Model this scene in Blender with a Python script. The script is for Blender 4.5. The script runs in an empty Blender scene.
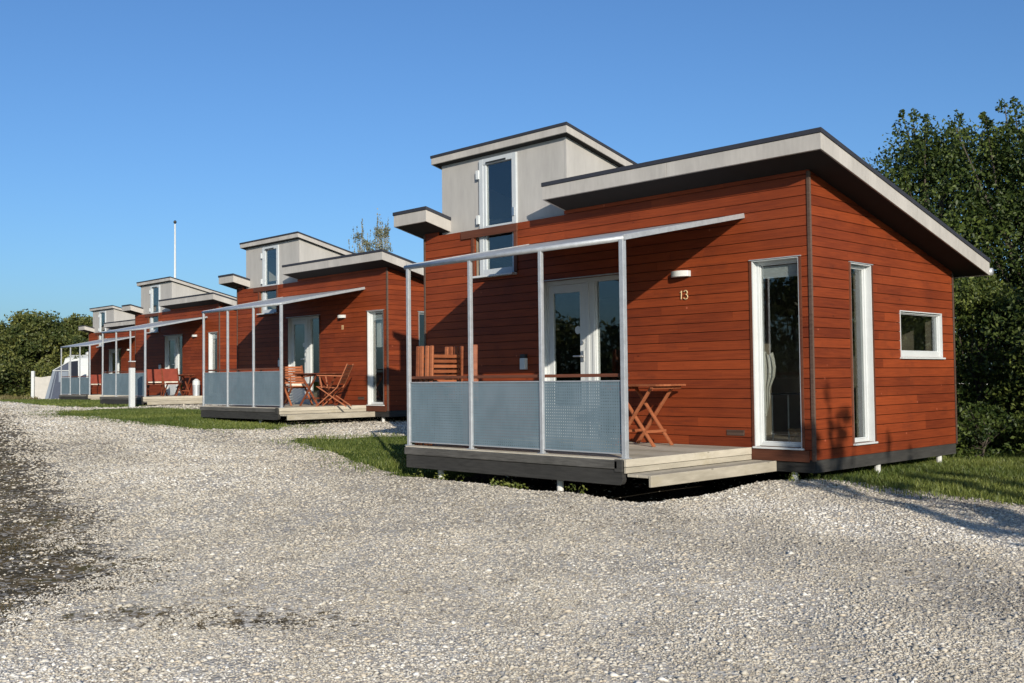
import bpy, bmesh, math, random
import numpy as np
from mathutils import Vector, Matrix
random.seed(7); rng=np.random.default_rng(11)
SC=bpy.context.scene; COL=SC.collection
R=math.radians

# ------------------------------------------------------------------ materials
def new_mat(name):
    m=bpy.data.materials.new(name); m.use_nodes=True
    nt=m.node_tree; nt.nodes.clear()
    o=nt.nodes.new('ShaderNodeOutputMaterial')
    return m,nt,o
class N:
    """tiny node helper"""
    def __init__(s,nt): s.nt=nt
    def __call__(s,t,inp=None,**kw):
        n=s.nt.nodes.new(t)
        for k,v in kw.items(): setattr(n,k,v)
        for k,v in (inp or {}).items():
            if isinstance(v,bpy.types.NodeSocket): s.nt.links.new(v,n.inputs[k])
            else: n.inputs[k].default_value=v
        return n
    def ramp(s,fac,stops):
        n=s.nt.nodes.new('ShaderNodeValToRGB'); e=n.color_ramp.elements
        while len(e)<len(stops): e.new(0.5)
        for el,(p,c) in zip(e,stops):
            el.position=p; el.color=tuple(c)+(1,) if len(c)==3 else c
        s.nt.links.new(fac,n.inputs[0]); return n.outputs[0]
    def mix(s,fac,a,b,blend='MIX'):
        n=s.nt.nodes.new('ShaderNodeMix'); n.data_type='RGBA'; n.blend_type=blend
        for idx,v in ((0,fac),(6,a),(7,b)):
            if isinstance(v,bpy.types.NodeSocket): s.nt.links.new(v,n.inputs[idx])
            else: n.inputs[idx].default_value=(tuple(v)+(1,) if isinstance(v,(tuple,list)) and len(v)==3 else v)
        return n.outputs[2]
    def math(s,op,a,b=0.0,c=None):
        n=s.nt.nodes.new('ShaderNodeMath'); n.operation=op
        for i,v in enumerate((a,b) if c is None else (a,b,c)):
            if isinstance(v,bpy.types.NodeSocket): s.nt.links.new(v,n.inputs[i])
            else: n.inputs[i].default_value=v
        return n.outputs[0]
    def noise(s,vec,scale,detail=4,rough=.55):
        n=s('ShaderNodeTexNoise',{'Scale':scale,'Detail':detail,'Roughness':rough})
        if vec is not None: s.nt.links.new(vec,n.inputs['Vector'])
        return n.outputs['Fac']
    def mapping(s,vec,scale=(1,1,1),rot=(0,0,0)):
        n=s('ShaderNodeMapping',{'Scale':scale,'Rotation':rot}); s.nt.links.new(vec,n.inputs['Vector']); return n.outputs[0]
    def bump(s,h,strength=.3,dist=.01):
        return s('ShaderNodeBump',{'Height':h,'Strength':strength,'Distance':dist}).outputs[0]
def simple(name,col,rough=.6,metal=0,noise=.12,scale=6,stretch=(1,1,1),bump=.0,spec=.5):
    m,nt,o=new_mat(name); n=N(nt)
    co=n('ShaderNodeTexCoord').outputs['Object']
    v=n.mapping(co,stretch)
    f=n.noise(v,scale,5); f2=n.noise(v,scale*7,3)
    f=n.math('ADD',n.math('MULTIPLY',f,.65),n.math('MULTIPLY',f2,.35))
    d=tuple(c*(1-noise*2) for c in col); l=tuple(min(1,c*(1+noise*1.6)) for c in col)
    c=n.ramp(f,[(.3,d),(.7,l)])
    b=n('ShaderNodeBsdfPrincipled',{'Base Color':c,'Roughness':rough,'Metallic':metal,'Specular IOR Level':spec})
    if bump: nt.links.new(n.bump(f2,bump,.004),b.inputs['Normal'])
    nt.links.new(b.outputs[0],o.inputs[0]); return m
def wood(name,dark,light,rough=.6,grain=(1.2,1.2,30),gscale=2.2,tintamt=.35,knots=True,blot=None):
    m,nt,o=new_mat(name); n=N(nt)
    co=n('ShaderNodeTexCoord').outputs['Object']
    at=n('ShaderNodeAttribute',attribute_name='tint').outputs['Fac']
    off=n('ShaderNodeCombineXYZ',{'X':n.math('MULTIPLY',at,37.0),'Y':n.math('MULTIPLY',at,23.0)}).outputs[0]
    v=n('ShaderNodeVectorMath',{0:co,1:off},operation='ADD').outputs[0]
    g=n.noise(n.mapping(v,grain),gscale,6,.65)
    big=n.noise(co,.9,3)
    f=n.math('ADD',n.math('MULTIPLY',g,.62),n.math('MULTIPLY',at,tintamt))
    f=n.math('ADD',f,n.math('MULTIPLY',n.math('SUBTRACT',big,.5),.45))
    c=n.ramp(f,[(.22,dark),(.5,tuple((a+b)/2 for a,b in zip(dark,light))),(.8,light)])
    if knots:
        vo=n('ShaderNodeTexVoronoi',{'Scale':2.6,'Randomness':1.0},feature='F1')
        nt.links.new(n.mapping(v,(1,1,2.2)),vo.inputs['Vector'])
        k=n.ramp(vo.outputs['Distance'],[(.035,(1,1,1)),(.075,(0,0,0))])
        c=n.mix(n.math('MULTIPLY',k,.55),c,tuple(x*.35 for x in dark))
    if knots:
        vs=n('ShaderNodeTexVoronoi',{'Scale':5.5,'Randomness':1.0},feature='F1');nt.links.new(co,vs.inputs['Vector'])
        sp=n.math('MULTIPLY',n.ramp(vs.outputs['Distance'],[(.05,(1,1,1)),(.09,(0,0,0))]),n.math('GREATER_THAN',n('ShaderNodeSeparateColor',{0:vs.outputs['Color']}).outputs[0],.72))
        c=n.mix(n.math('MULTIPLY',sp,.5),c,tuple(min(1,x*1.5+.06) for x in light))
    if blot:
        bf=n.ramp(n.noise(n.mapping(co,(1.5,1.5,3)),1.3,5,.7),[(.56,(0,0,0)),(.72,(1,1,1))])
        c=n.mix(n.math('MULTIPLY',bf,.55),c,blot)
    b=n('ShaderNodeBsdfPrincipled',{'Base Color':c,'Roughness':rough,'Specular IOR Level':.25})
    nt.links.new(n.bump(g,.25,.004),b.inputs['Normal'])
    nt.links.new(b.outputs[0],o.inputs[0]); return m
def leaf_mat(name,dark,light,trans=.3):
    m,nt,o=new_mat(name); n=N(nt)
    at=n('ShaderNodeAttribute',attribute_name='tint').outputs['Fac']
    c=n.ramp(at,[(0,dark),(.7,tuple((a+b)/2 for a,b in zip(dark,light))),(1,light)])
    d=n('ShaderNodeBsdfPrincipled',{'Base Color':c,'Roughness':.5,'Specular IOR Level':.35})
    t=n('ShaderNodeBsdfTranslucent',{'Color':c})
    mx=n('ShaderNodeMixShader',{0:trans,1:d.outputs[0],2:t.outputs[0]})
    nt.links.new(mx.outputs[0],o.inputs[0]); return m
def glass_mat(name,tint=(.84,.86,.85)):
    m,nt,o=new_mat(name); n=N(nt)
    co=n('ShaderNodeTexCoord').outputs['Object']
    nb=n.bump(n.noise(co,1.1,1),.018,.02)
    t=n('ShaderNodeBsdfTransparent',{'Color':tint+(1,)})
    g=n('ShaderNodeBsdfGlossy',{'Color':(.95,.97,1,1),'Roughness':.012,'Normal':nb})
    bf=n('ShaderNodeNewGeometry').outputs['Backfacing']
    fr=n('ShaderNodeFresnel',{'IOR':n.math('SUBTRACT',1.6,n.math('MULTIPLY',bf,1.6-1/1.6))}).outputs[0]
    fr=n.math('ADD',n.math('MULTIPLY',fr,1.0),.03)
    mx=n('ShaderNodeMixShader',{0:fr,1:t.outputs[0],2:g.outputs[0]})
    nt.links.new(mx.outputs[0],o.inputs[0]); return m
def perf_mat():
    m,nt,o=new_mat('perforated_steel'); n=N(nt)
    co=n('ShaderNodeTexCoord').outputs['Object']
    s=n('ShaderNodeSeparateXYZ',{0:co})
    P=.031
    fx=n.math('SUBTRACT',n.math('FRACT',n.math('DIVIDE',s.outputs['X'],P)),.5)
    fz=n.math('SUBTRACT',n.math('FRACT',n.math('DIVIDE',s.outputs['Z'],P)),.5)
    r=n.math('SQRT',n.math('ADD',n.math('MULTIPLY',fx,fx),n.math('MULTIPLY',fz,fz)))
    hole=n.math('LESS_THAN',r,.165)
    # plain rim of the sheet
    f=n.noise(co,3,4); f2=n.noise(n.mapping(co,(1,1,.25)),22,3)
    c=n.ramp(n.math('ADD',n.math('MULTIPLY',f,.6),n.math('MULTIPLY',f2,.4)),[(.35,(.115,.165,.195)),(.65,(.155,.21,.245))])
    b=n('ShaderNodeBsdfPrincipled',{'Base Color':c,'Roughness':.6,'Metallic':.1})
    t=n('ShaderNodeBsdfTransparent')
    mx=n('ShaderNodeMixShader',{0:hole,1:b.outputs[0],2:t.outputs[0]})
    nt.links.new(mx.outputs[0],o.inputs[0]); return m

M={}
M['red']=wood('red_stained_boards',(.110,.019,.006),(.305,.059,.0148),.6,tintamt=.24,blot=(.085,.019,.009))
M['redfar']=M['red']
M['backing']=simple('wall_backing',(.02,.007,.005),.9)
M['inner']=simple('interior_lining',(.20,.17,.13),.8)
M['brown']=wood('brown_trim',(.065,.022,.012),(.17,.06,.033),.6,knots=False)
M['plinth']=wood('dark_grey_plinth',(.009,.009,.009),(.062,.060,.056),.85,grain=(2,2,22),knots=False,blot=(.014,.013,.012))
M['weather']=wood('weathered_grey_boards',(.022,.021,.020),(.165,.158,.145),.8,grain=(2.5,8,30),blot=(.05,.05,.042))
M['deck']=wood('pale_deck_boards',(.29,.26,.205),(.60,.545,.445),.75,grain=(3,1.2,8),blot=(.30,.26,.17),tintamt=.3)
M['stucco']=simple('pale_tower_cladding',(.375,.36,.34),.8,noise=.07,scale=3,stretch=(1,1,.2),bump=.05)
M['fascia']=simple('painted_fascia',(.40,.375,.345),.65,noise=.10,scale=3,stretch=(1,1,.25),bump=.03)
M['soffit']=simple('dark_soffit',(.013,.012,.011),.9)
M['felt']=simple('black_roof_felt',(.022,.024,.034),.75)
M['white']=simple('white_paint',(.53,.55,.55),.38,noise=.03)
M['corner']=wood('grey_brown_corner_trim',(.05,.030,.022),(.15,.098,.075),.65,knots=False)
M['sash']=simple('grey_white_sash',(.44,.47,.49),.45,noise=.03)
M['galv']=simple('galvanised_steel',(.42,.44,.46),.5,metal=.4,noise=.10,scale=14)
M['glass']=glass_mat('window_glass')
M['perf']=perf_mat()
M['black']=simple('black_plastic',(.02,.02,.02),.5)
M['brass']=simple('brass_number',(.62,.47,.27),.45,metal=.3)
M['steel']=simple('brushed_steel',(.55,.55,.55),.3,metal=.9)
M['teak']=wood('oiled_garden_wood',(.15,.042,.017),(.39,.135,.060),.5,grain=(3,3,12),knots=False)
M['teakdark']=wood('dark_oiled_garden_wood',(.085,.022,.012),(.25,.075,.036),.5,grain=(3,3,12),knots=False)
M['redcloth']=simple('red_canvas',(.24,.045,.025),.85)
M['cushion']=simple('cream_cushion',(.72,.66,.56),.9)
M['pile']=simple('pale_concrete_pile',(.52,.52,.50),.8)
M['canvas']=simple('blue_grey_tent_canvas',(.05,.062,.095),.85,noise=.08)
M['canvaspale']=simple('pale_tent_canvas',(.17,.20,.245),.85,noise=.05)
M['curtain']=simple('cream_cloth',(.46,.44,.39),.9,noise=.06)
M['windcloth']=simple('white_windbreak_cloth',(.42,.40,.37),.9,noise=.06)
M['wicker']=simple('wicker',(.34,.21,.10),.8,noise=.25,scale=40)
M['bark']=simple('bark',(.065,.052,.040),.9,noise=.3,scale=9,stretch=(1,1,.25),bump=.4)
M['barkpale']=simple('pale_bark',(.32,.30,.28),.9,noise=.3,scale=9,bump=.3)
M['leaf']=leaf_mat('dark_green_leaves',(.018,.036,.009),(.085,.125,.026))
M['leaf2']=leaf_mat('mid_green_leaves',(.020,.040,.009),(.115,.150,.030))
M['leafshrub']=leaf_mat('shrub_leaves',(.030,.055,.012),(.17,.20,.045),.35)
M['leafhedge']=leaf_mat('hedge_leaves',(.034,.056,.015),(.20,.205,.055))
M['leafpale']=leaf_mat('grey_green_leaves',(.13,.14,.09),(.30,.30,.20))
M['grass']=leaf_mat('grass_blades',(.050,.085,.014),(.25,.275,.07),.35)
M['moss']=leaf_mat('moss_blades',(.016,.017,.006),(.12,.085,.036),.1)
M['drygrass']=leaf_mat('dry_grass_blades',(.10,.09,.035),(.34,.28,.13),.3)

# ------------------------------------------------------------------ mesh builder
class MB:
    def __init__(s): s.v=[];s.f=[];s.t=[]
    def add(s,vs,fs,t=None):
        b=len(s.v); s.v+= [tuple(v) for v in vs]
        if t is None: t=random.random()
        for f in fs: s.f.append(tuple(b+i for i in f)); s.t.append(t)
        return s
    def box(s,a,b,t=None,M4=None):
        x0,y0,z0=[min(p,q) for p,q in zip(a,b)]; x1,y1,z1=[max(p,q) for p,q in zip(a,b)]
        vs=[(x0,y0,z0),(x1,y0,z0),(x1,y1,z0),(x0,y1,z0),(x0,y0,z1),(x1,y0,z1),(x1,y1,z1),(x0,y1,z1)]
        if M4: vs=[M4@Vector(v) for v in vs]
        return s.add(vs,[(0,3,2,1),(4,5,6,7),(0,1,5,4),(1,2,6,5),(2,3,7,6),(3,0,4,7)],t)
    def bar(s,p,q,w,h,up=(0,0,1),t=None):
        """rectangular bar from p to q: w across, h along `up`"""
        p=Vector(p);q=Vector(q);d=(q-p).normalized();u=Vector(up)
        r=d.cross(u)
        if r.length<1e-5: r=d.cross(Vector((1,0,0)))
        r.normalize(); u=r.cross(d).normalized()
        vs=[c+r*a*w/2+u*b*h/2 for c in (p,q) for a,b in((-1,-1),(1,-1),(1,1),(-1,1))]
        return s.add(vs,[(0,1,2,3)[::-1],(4,5,6,7),(0,1,5,4),(1,2,6,5),(2,3,7,6),(3,0,4,7)],t)
    def tube(s,pts,rad,n=8,t=None,cap=True):
        pts=[Vector(p) for p in pts]; rs=rad if isinstance(rad,(list,tuple)) else [rad]*len(pts)
        vs=[];fs=[]
        for i,p in enumerate(pts):
            d=(pts[min(i+1,len(pts)-1)]-pts[max(i-1,0)]).normalized()
            a=Vector((0,0,1)) if abs(d.z)<.9 else Vector((1,0,0))
            u=d.cross(a).normalized();w=d.cross(u)
            for k in range(n):
                an=2*math.pi*k/n; vs.append(p+u*math.cos(an)*rs[i]+w*math.sin(an)*rs[i])
        for i in range(len(pts)-1):
            for k in range(n):
                k2=(k+1)%n; fs.append((i*n+k,i*n+k2,(i+1)*n+k2,(i+1)*n+k))
        if cap: fs.append(tuple(range(n))[::-1]); fs.append(tuple((len(pts)-1)*n+k for k in range(n)))
        return s.add(vs,fs,t)
    def prism(s,poly,mp,d0,d1,t=None):
        """poly in 2D, mp(a,b,d)->xyz, extruded from d0 to d1"""
        n=len(poly); vs=[mp(a,b,d0) for a,b in poly]+[mp(a,b,d1) for a,b in poly]
        fs=[tuple(range(n)),tuple(range(2*n-1,n-1,-1))]+[(i,i+n,(i+1)%n+n,(i+1)%n) for i in range(n)]
        return s.add(vs,fs,t)
    def build(s,name,mat,parent=None,bevel=0,smooth=False,shift=(0,0,0),fix=True):
        me=bpy.data.meshes.new(name)
        sh=Vector(shift); me.from_pydata([Vector(v)+sh for v in s.v],[],s.f)
        a=me.attributes.new('tint','FLOAT','FACE'); a.data.foreach_set('value',s.t)
        if fix:
            bm=bmesh.new();bm.from_mesh(me);bmesh.ops.recalc_face_normals(bm,faces=bm.faces);bm.to_mesh(me);bm.free()
        me.materials.append(mat)
        if smooth: me.polygons.foreach_set('use_smooth',[True]*len(me.polygons))
        o=bpy.data.objects.new(name,me);COL.objects.link(o)
        if parent: o.parent=parent
        if bevel:
            b=o.modifiers.new('edge','BEVEL');b.width=bevel;b.segments=2;b.limit_method='ANGLE'
        return o
def tag(o,label=None,cat=None,group=None,kind=None):
    for k,v in(('label',label),('category',cat),('group',group),('kind',kind)):
        if v: o[k]=v
    return o
def empty(name,loc,rz=0):
    e=bpy.data.objects.new(name,None);e.location=loc;e.rotation_euler=(0,0,rz);e.empty_display_size=.2
    COL.objects.link(e);return e
def copy_tree(o,parent=None):
    c=o.copy();COL.objects.link(c);c.parent=parent
    for ch in list(o.children): copy_tree(ch,c)
    return c

# ------------------------------------------------------------------ terrain height
KS=np.array([-400,-20,-6,-1.5,3,8,13,20,27,40,60,400],float)
KZ=np.array([-.56,-.54,-.50,-.40,-.375,-.28,-.13,-.03,.06,.05,0.0,0.0])
def sstep(a,b,x):
    t=np.clip((x-a)/(b-a),0,1); return t*t*(3-2*t)
def zg(x,y):
    x=np.asarray(x,float);y=np.asarray(y,float)
    s=-x+.25*y
    z=np.interp(s,KS,KZ)
    z=.5*z+.25*np.interp(s-1.5,KS,KZ)+.25*np.interp(s+1.5,KS,KZ)
    z-=.10*sstep(2.5,9,-y)*sstep(-16,-4,x)
    z+=.055*np.exp(-((x+.2)**2+(y+.15)**2)/.5)          # little gravel heap at the house corner
    # hollow under cabin one and its terrace
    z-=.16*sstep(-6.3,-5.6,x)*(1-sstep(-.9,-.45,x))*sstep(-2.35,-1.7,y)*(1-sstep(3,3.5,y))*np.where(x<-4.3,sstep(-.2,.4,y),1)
    near=np.exp(-((x-3)**2+(y+6)**2)/260)
    z+=near*(.016*np.sin(x*1.3+y*.7)+.012*np.sin(x*2.9-y*1.9+1)+.008*np.sin(x*5.1+y*4.3))
    return z
def Zg(x,y): return float(zg(x,y))
def inside(poly,x,y):
    r=np.zeros(len(x),bool);n=len(poly)
    for i in range(n):
        x0,y0=poly[i];x1,y1=poly[(i+1)%n]
        c=((y0>y)!=(y1>y))&(x<(x1-x0)*(y-y0)/((y1-y0) or 1e-9)+x0); r^=c
    return r
G1=[(-10.3,.1),(-9.5,.55),(-9.38,1.65),(-8.0,3.0),(-6.7,4.0),(-5.5,2.5),(-4.2,-.4),(-4.25,-2.25),(-5.2,-1.95),(-6.69,-1.4),(-8.61,-.75),(-9.8,-.4)]
G2=[(-23.4,.7),(-24.5,2.5),(-24.0,3.9),(-20.4,4.3),(-18.2,3.6),(-16.5,2.2),(-13.3,1.75),(-12.2,.9),(-13.1,-.3),(-16.0,-.05),(-19.5,.25),(-21.6,.1)]
G3=[(-47,6.3),(-46,8.3),(-42,8.7),(-38.5,8.6),(-35.0,7.6),(-33.4,7.1),(-28.5,5.2),(-25.3,4.1),(-25.5,2.9),(-27.5,2.5),(-33,3.5),(-39,4.7)]
G4=[(-.1,.55),(.45,.32),(1.14,.22),(2.2,-.1),(3.4,-.2),(6,.5),(30,3),(30,60),(-60,60),(-60,12),(-46,15),(-33,10.6),(-19,7.5),(-6.4,3.9),(-.3,3.4),(-.35,.9)]
GL=[(-46,4.9),(-46.5,8.6),(-60,9),(-200,60),(-200,-60),(-60,4.3)]
GRASS=[G1,G2,G3,G4,GL]
# mossy verge on the near left of the gravel
MA=np.array([-11.,-4.7]);MBp=np.array([-.9,-7.75]);Md=(MBp-MA)/np.linalg.norm(MBp-MA);Mn=np.array([Md[1],-Md[0]])
def verge(x,y): return (x-MA[0])*Mn[0]+(y-MA[1])*Mn[1]      # >0 on the mossy side
if verge(np.array(-8.),np.array(-12.))<0: Mn=-Mn
LEND=10.2; Rd=np.array([.697,.717])
PATCH=[(-.77,-7.3,.5,.30),(.55,-7.2,.7,.26),(-1.6,-6.9,.5,.22),(.0,-7.6,.45,.22)]
def soilmask(x,y):
    d=verge(x,y)-np.maximum(.8*((x-MA[0])*Md[0]+(y-MA[1])*Md[1]-LEND),0)+.80
    for px,py,ra,rb in PATCH:
        u=(x-px)*Rd[0]+(y-py)*Rd[1];v=-(x-px)*Rd[1]+(y-py)*Rd[0]
        d=np.maximum(d,.30-.36*((u/ra)**2+(v/rb)**2))
    return d

# ------------------------------------------------------------------ ground sheet
def spaced(a,b,n,c,p=3.0):
    t=np.linspace(-1,1,n); lo=c-a; hi=b-c
    f=np.sign(t)*((np.abs(t)*.06)+(np.abs(t)**p)*.94)
    return np.where(f<0,c+f*lo,c+f*hi)
def build_ground():
    gx=spaced(-700,400,420,0,3.4); gy=spaced(-400,700,420,-3,3.4)
    X,Y=np.meshgrid(gx,gy); Z=zg(X,Y)
    nx,ny=len(gx),len(gy)
    me=bpy.data.meshes.new('ground')
    i=np.arange((ny-1)*(nx-1)); r=i//(nx-1); c=i%(nx-1); a=r*nx+c
    me.from_pydata(np.stack([X.ravel(),Y.ravel(),Z.ravel()],1).tolist(),[],np.stack([a,a+1,a+nx+1,a+nx],1).tolist())
    me.polygons.foreach_set('use_smooth',[True]*len(me.polygons))
    m,nt,o=new_mat('gravel'); n=N(nt)
    co=n('ShaderNodeTexCoord').outputs['Object']
    sx=n('ShaderNodeSeparateXYZ',{0:co}); x,y=sx.outputs['X'],sx.outputs['Y']
    # stones
    def stones(sc):
        v=n('ShaderNodeTexVoronoi',{'Scale':sc,'Randomness':1.0}); nt.links.new(co,v.inputs['Vector'])
        return v
    v1=stones(34); v2=stones(75)
    cs1=n('ShaderNodeSeparateColor',{0:v1.outputs['Color']}).outputs[0]
    cs2=n('ShaderNodeSeparateColor',{0:v2.outputs['Color']}).outputs[1]
    f=n.math('ADD',n.math('MULTIPLY',cs1,.6),n.math('MULTIPLY',cs2,.4))
    col=n.ramp(f,[(.05,(.30,.27,.225)),(.35,(.48,.435,.37)),(.62,(.58,.535,.465)),(.92,(.74,.71,.64))])
    crack=n.ramp(v1.outputs['Distance'],[(.4,(1,1,1)),(1.0,(.62,.57,.50))])
    col=n.mix(1.0,col,crack,'MULTIPLY')
    big=n.noise(co,.35,5,.6); mid=n.noise(co,2.2,5,.65); fine=n.noise(co,11,4,.7)
    col=n.mix(n.math('MULTIPLY',n.ramp(mid,[(.48,(0,0,0)),(.72,(1,1,1))]),.45),col,(.34,.285,.215))
    col=n.mix(n.math('MULTIPLY',n.ramp(big,[(.45,(0,0,0)),(.75,(1,1,1))]),.30),col,(.37,.34,.29))
    # verge mask
    d=n.math('ADD',n.math('MULTIPLY',n.math('SUBTRACT',x,float(MA[0])),float(Mn[0])),n.math('MULTIPLY',n.math('SUBTRACT',y,float(MA[1])),float(Mn[1])))
    al=n.math('ADD',n.math('MULTIPLY',n.math('SUBTRACT',x,float(MA[0])),float(Md[0])),n.math('MULTIPLY',n.math('SUBTRACT',y,float(MA[1])),float(Md[1])))
    d=n.math('SUBTRACT',d,n.math('MAXIMUM',n.math('MULTIPLY',n.math('SUBTRACT',al,LEND),.8),0.0))
    d=n.math('ADD',d,.80)
    for px,py,ra,rb in PATCH:
        u=n.math('ADD',n.math('MULTIPLY',n.math('SUBTRACT',x,px),float(Rd[0])),n.math('MULTIPLY',n.math('SUBTRACT',y,py),float(Rd[1])))
        v=n.math('ADD',n.math('MULTIPLY',n.math('SUBTRACT',x,px),float(-Rd[1])),n.math('MULTIPLY',n.math('SUBTRACT',y,py),float(Rd[0])))
        q=n.math('ADD',n.math('POWER',n.math('ABSOLUTE',n.math('DIVIDE',u,ra)),2.0),n.math('POWER',n.math('ABSOLUTE',n.math('DIVIDE',v,rb)),2.0))
        d=n.math('MAXIMUM',d,n.math('SUBTRACT',.30,n.math('MULTIPLY',q,.36)))
    d=n.math('ADD',d,n.math('MULTIPLY',n.math('SUBTRACT',n.noise(co,1.3,6,.7),.5),1.2))
    d=n.math('ADD',d,n.math('MULTIPLY',n.math('SUBTRACT',n.noise(co,15,5,.75),.5),2.6))
    vm=n.ramp(d,[(.02,(0,0,0)),(.30,(1,1,1))])
    soil=n.ramp(n.noise(co,3.1,5,.7),[(.32,(.026,.021,.012)),(.44,(.055,.042,.021)),(.54,(.14,.10,.05)),(.63,(.07,.062,.022)),(.75,(.034,.033,.013))])
    soil=n.mix(n.math('MULTIPLY',n.ramp(n.math('ADD',cs1,n.math('MULTIPLY',fine,.2)),[(.80,(0,0,0)),(.9,(1,1,1))]),.8),soil,(.36,.33,.29))
    col=n.mix(n.math('MULTIPLY',vm,.92),col,soil)
    # bare soil under the nearest cabin and its terrace, darkened to paint in the shade
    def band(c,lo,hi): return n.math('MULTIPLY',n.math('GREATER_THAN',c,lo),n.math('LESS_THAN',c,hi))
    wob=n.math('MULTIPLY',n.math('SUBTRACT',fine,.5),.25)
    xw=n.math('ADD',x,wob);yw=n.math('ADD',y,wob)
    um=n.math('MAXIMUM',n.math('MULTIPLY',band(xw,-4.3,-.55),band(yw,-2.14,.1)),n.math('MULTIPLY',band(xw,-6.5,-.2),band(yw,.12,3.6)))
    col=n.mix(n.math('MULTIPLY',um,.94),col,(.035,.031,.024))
    # grass soil (vertex mask, made ragged by noise)
    ga=n('ShaderNodeAttribute',attribute_name='grass').outputs['Fac']
    gm=n.ramp(n.math('ADD',ga,n.math('MULTIPLY',n.math('SUBTRACT',n.noise(co,4,5,.7),.5),.9)),[(.42,(0,0,0)),(.58,(1,1,1))])
    gcol=n.ramp(n.noise(co,2,5,.7),[(.3,(.030,.050,.012)),(.55,(.062,.092,.020)),(.75,(.12,.11,.045))])
    col=n.mix(gm,col,gcol)
    b=n('ShaderNodeBsdfPrincipled',{'Base Color':col,'Roughness':1.0,'Specular IOR Level':.0})
    h=n.math('ADD',n.math('MULTIPLY',n.math('SUBTRACT',1.0,v1.outputs['Distance']),1.0),n.math('MULTIPLY',n.math('SUBTRACT',1.0,v2.outputs['Distance']),.4))
    h=n.math('ADD',h,n.math('MULTIPLY',mid,2.2))
    nt.links.new(n.bump(h,.7,.008),b.inputs['Normal'])
    nt.links.new(b.outputs[0],o.inputs[0])
    g=np.zeros(nx*ny)
    for p in GRASS: g=np.maximum(g,inside(p,X.ravel(),Y.ravel()).astype(float))
    far=(np.hypot(X.ravel(),Y.ravel())>75); g[far]=1
    a=me.attributes.new('grass','FLOAT','POINT'); a.data.foreach_set('value',g)
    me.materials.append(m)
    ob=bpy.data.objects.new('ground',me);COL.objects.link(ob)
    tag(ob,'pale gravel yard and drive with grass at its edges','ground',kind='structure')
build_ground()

# camera (measured from the photograph)
CAM=Vector((5.710,-10.080,.807))
yaw,pit,rol=R(-45.776),R(2.055),R(-.645)
F=Vector((math.sin(yaw)*math.cos(pit),math.cos(yaw)*math.cos(pit),math.sin(pit)))
Rt=Vector((math.cos(yaw),-math.sin(yaw),0));U=Rt.cross(F)
R2=math.cos(rol)*Rt+math.sin(rol)*U;U2=-math.sin(rol)*Rt+math.cos(rol)*U
cd=bpy.data.cameras.new('camera');cam=bpy.data.objects.new('camera',cd);COL.objects.link(cam)
cam.matrix_world=Matrix(((R2.x,U2.x,-F.x,CAM.x),(R2.y,U2.y,-F.y,CAM.y),(R2.z,U2.z,-F.z,CAM.z),(0,0,0,1)))
cd.sensor_width=36;cd.lens=1030.4/1024*36;cd.clip_start=.05;cd.clip_end=3000
SC.camera=cam

def mass_mesh(name,V,Fc,tint,mat,smooth=False):
    """numpy arrays -> one mesh object"""
    me=bpy.data.meshes.new(name)
    nv=len(V);nf,k=Fc.shape
    me.vertices.add(nv);me.vertices.foreach_set('co',V.astype(np.float32).ravel())
    me.loops.add(nf*k);me.loops.foreach_set('vertex_index',Fc.astype(np.int32).ravel())
    me.polygons.add(nf);me.polygons.foreach_set('loop_start',np.arange(0,nf*k,k,dtype=np.int32))
    me.update(calc_edges=True)
    a=me.attributes.new('tint','FLOAT','FACE');a.data.foreach_set('value',tint.astype(np.float32))
    me.materials.append(mat)
    if smooth: me.polygons.foreach_set('use_smooth',np.ones(nf,bool))
    o=bpy.data.objects.new(name,me);COL.objects.link(o);return o

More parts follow.
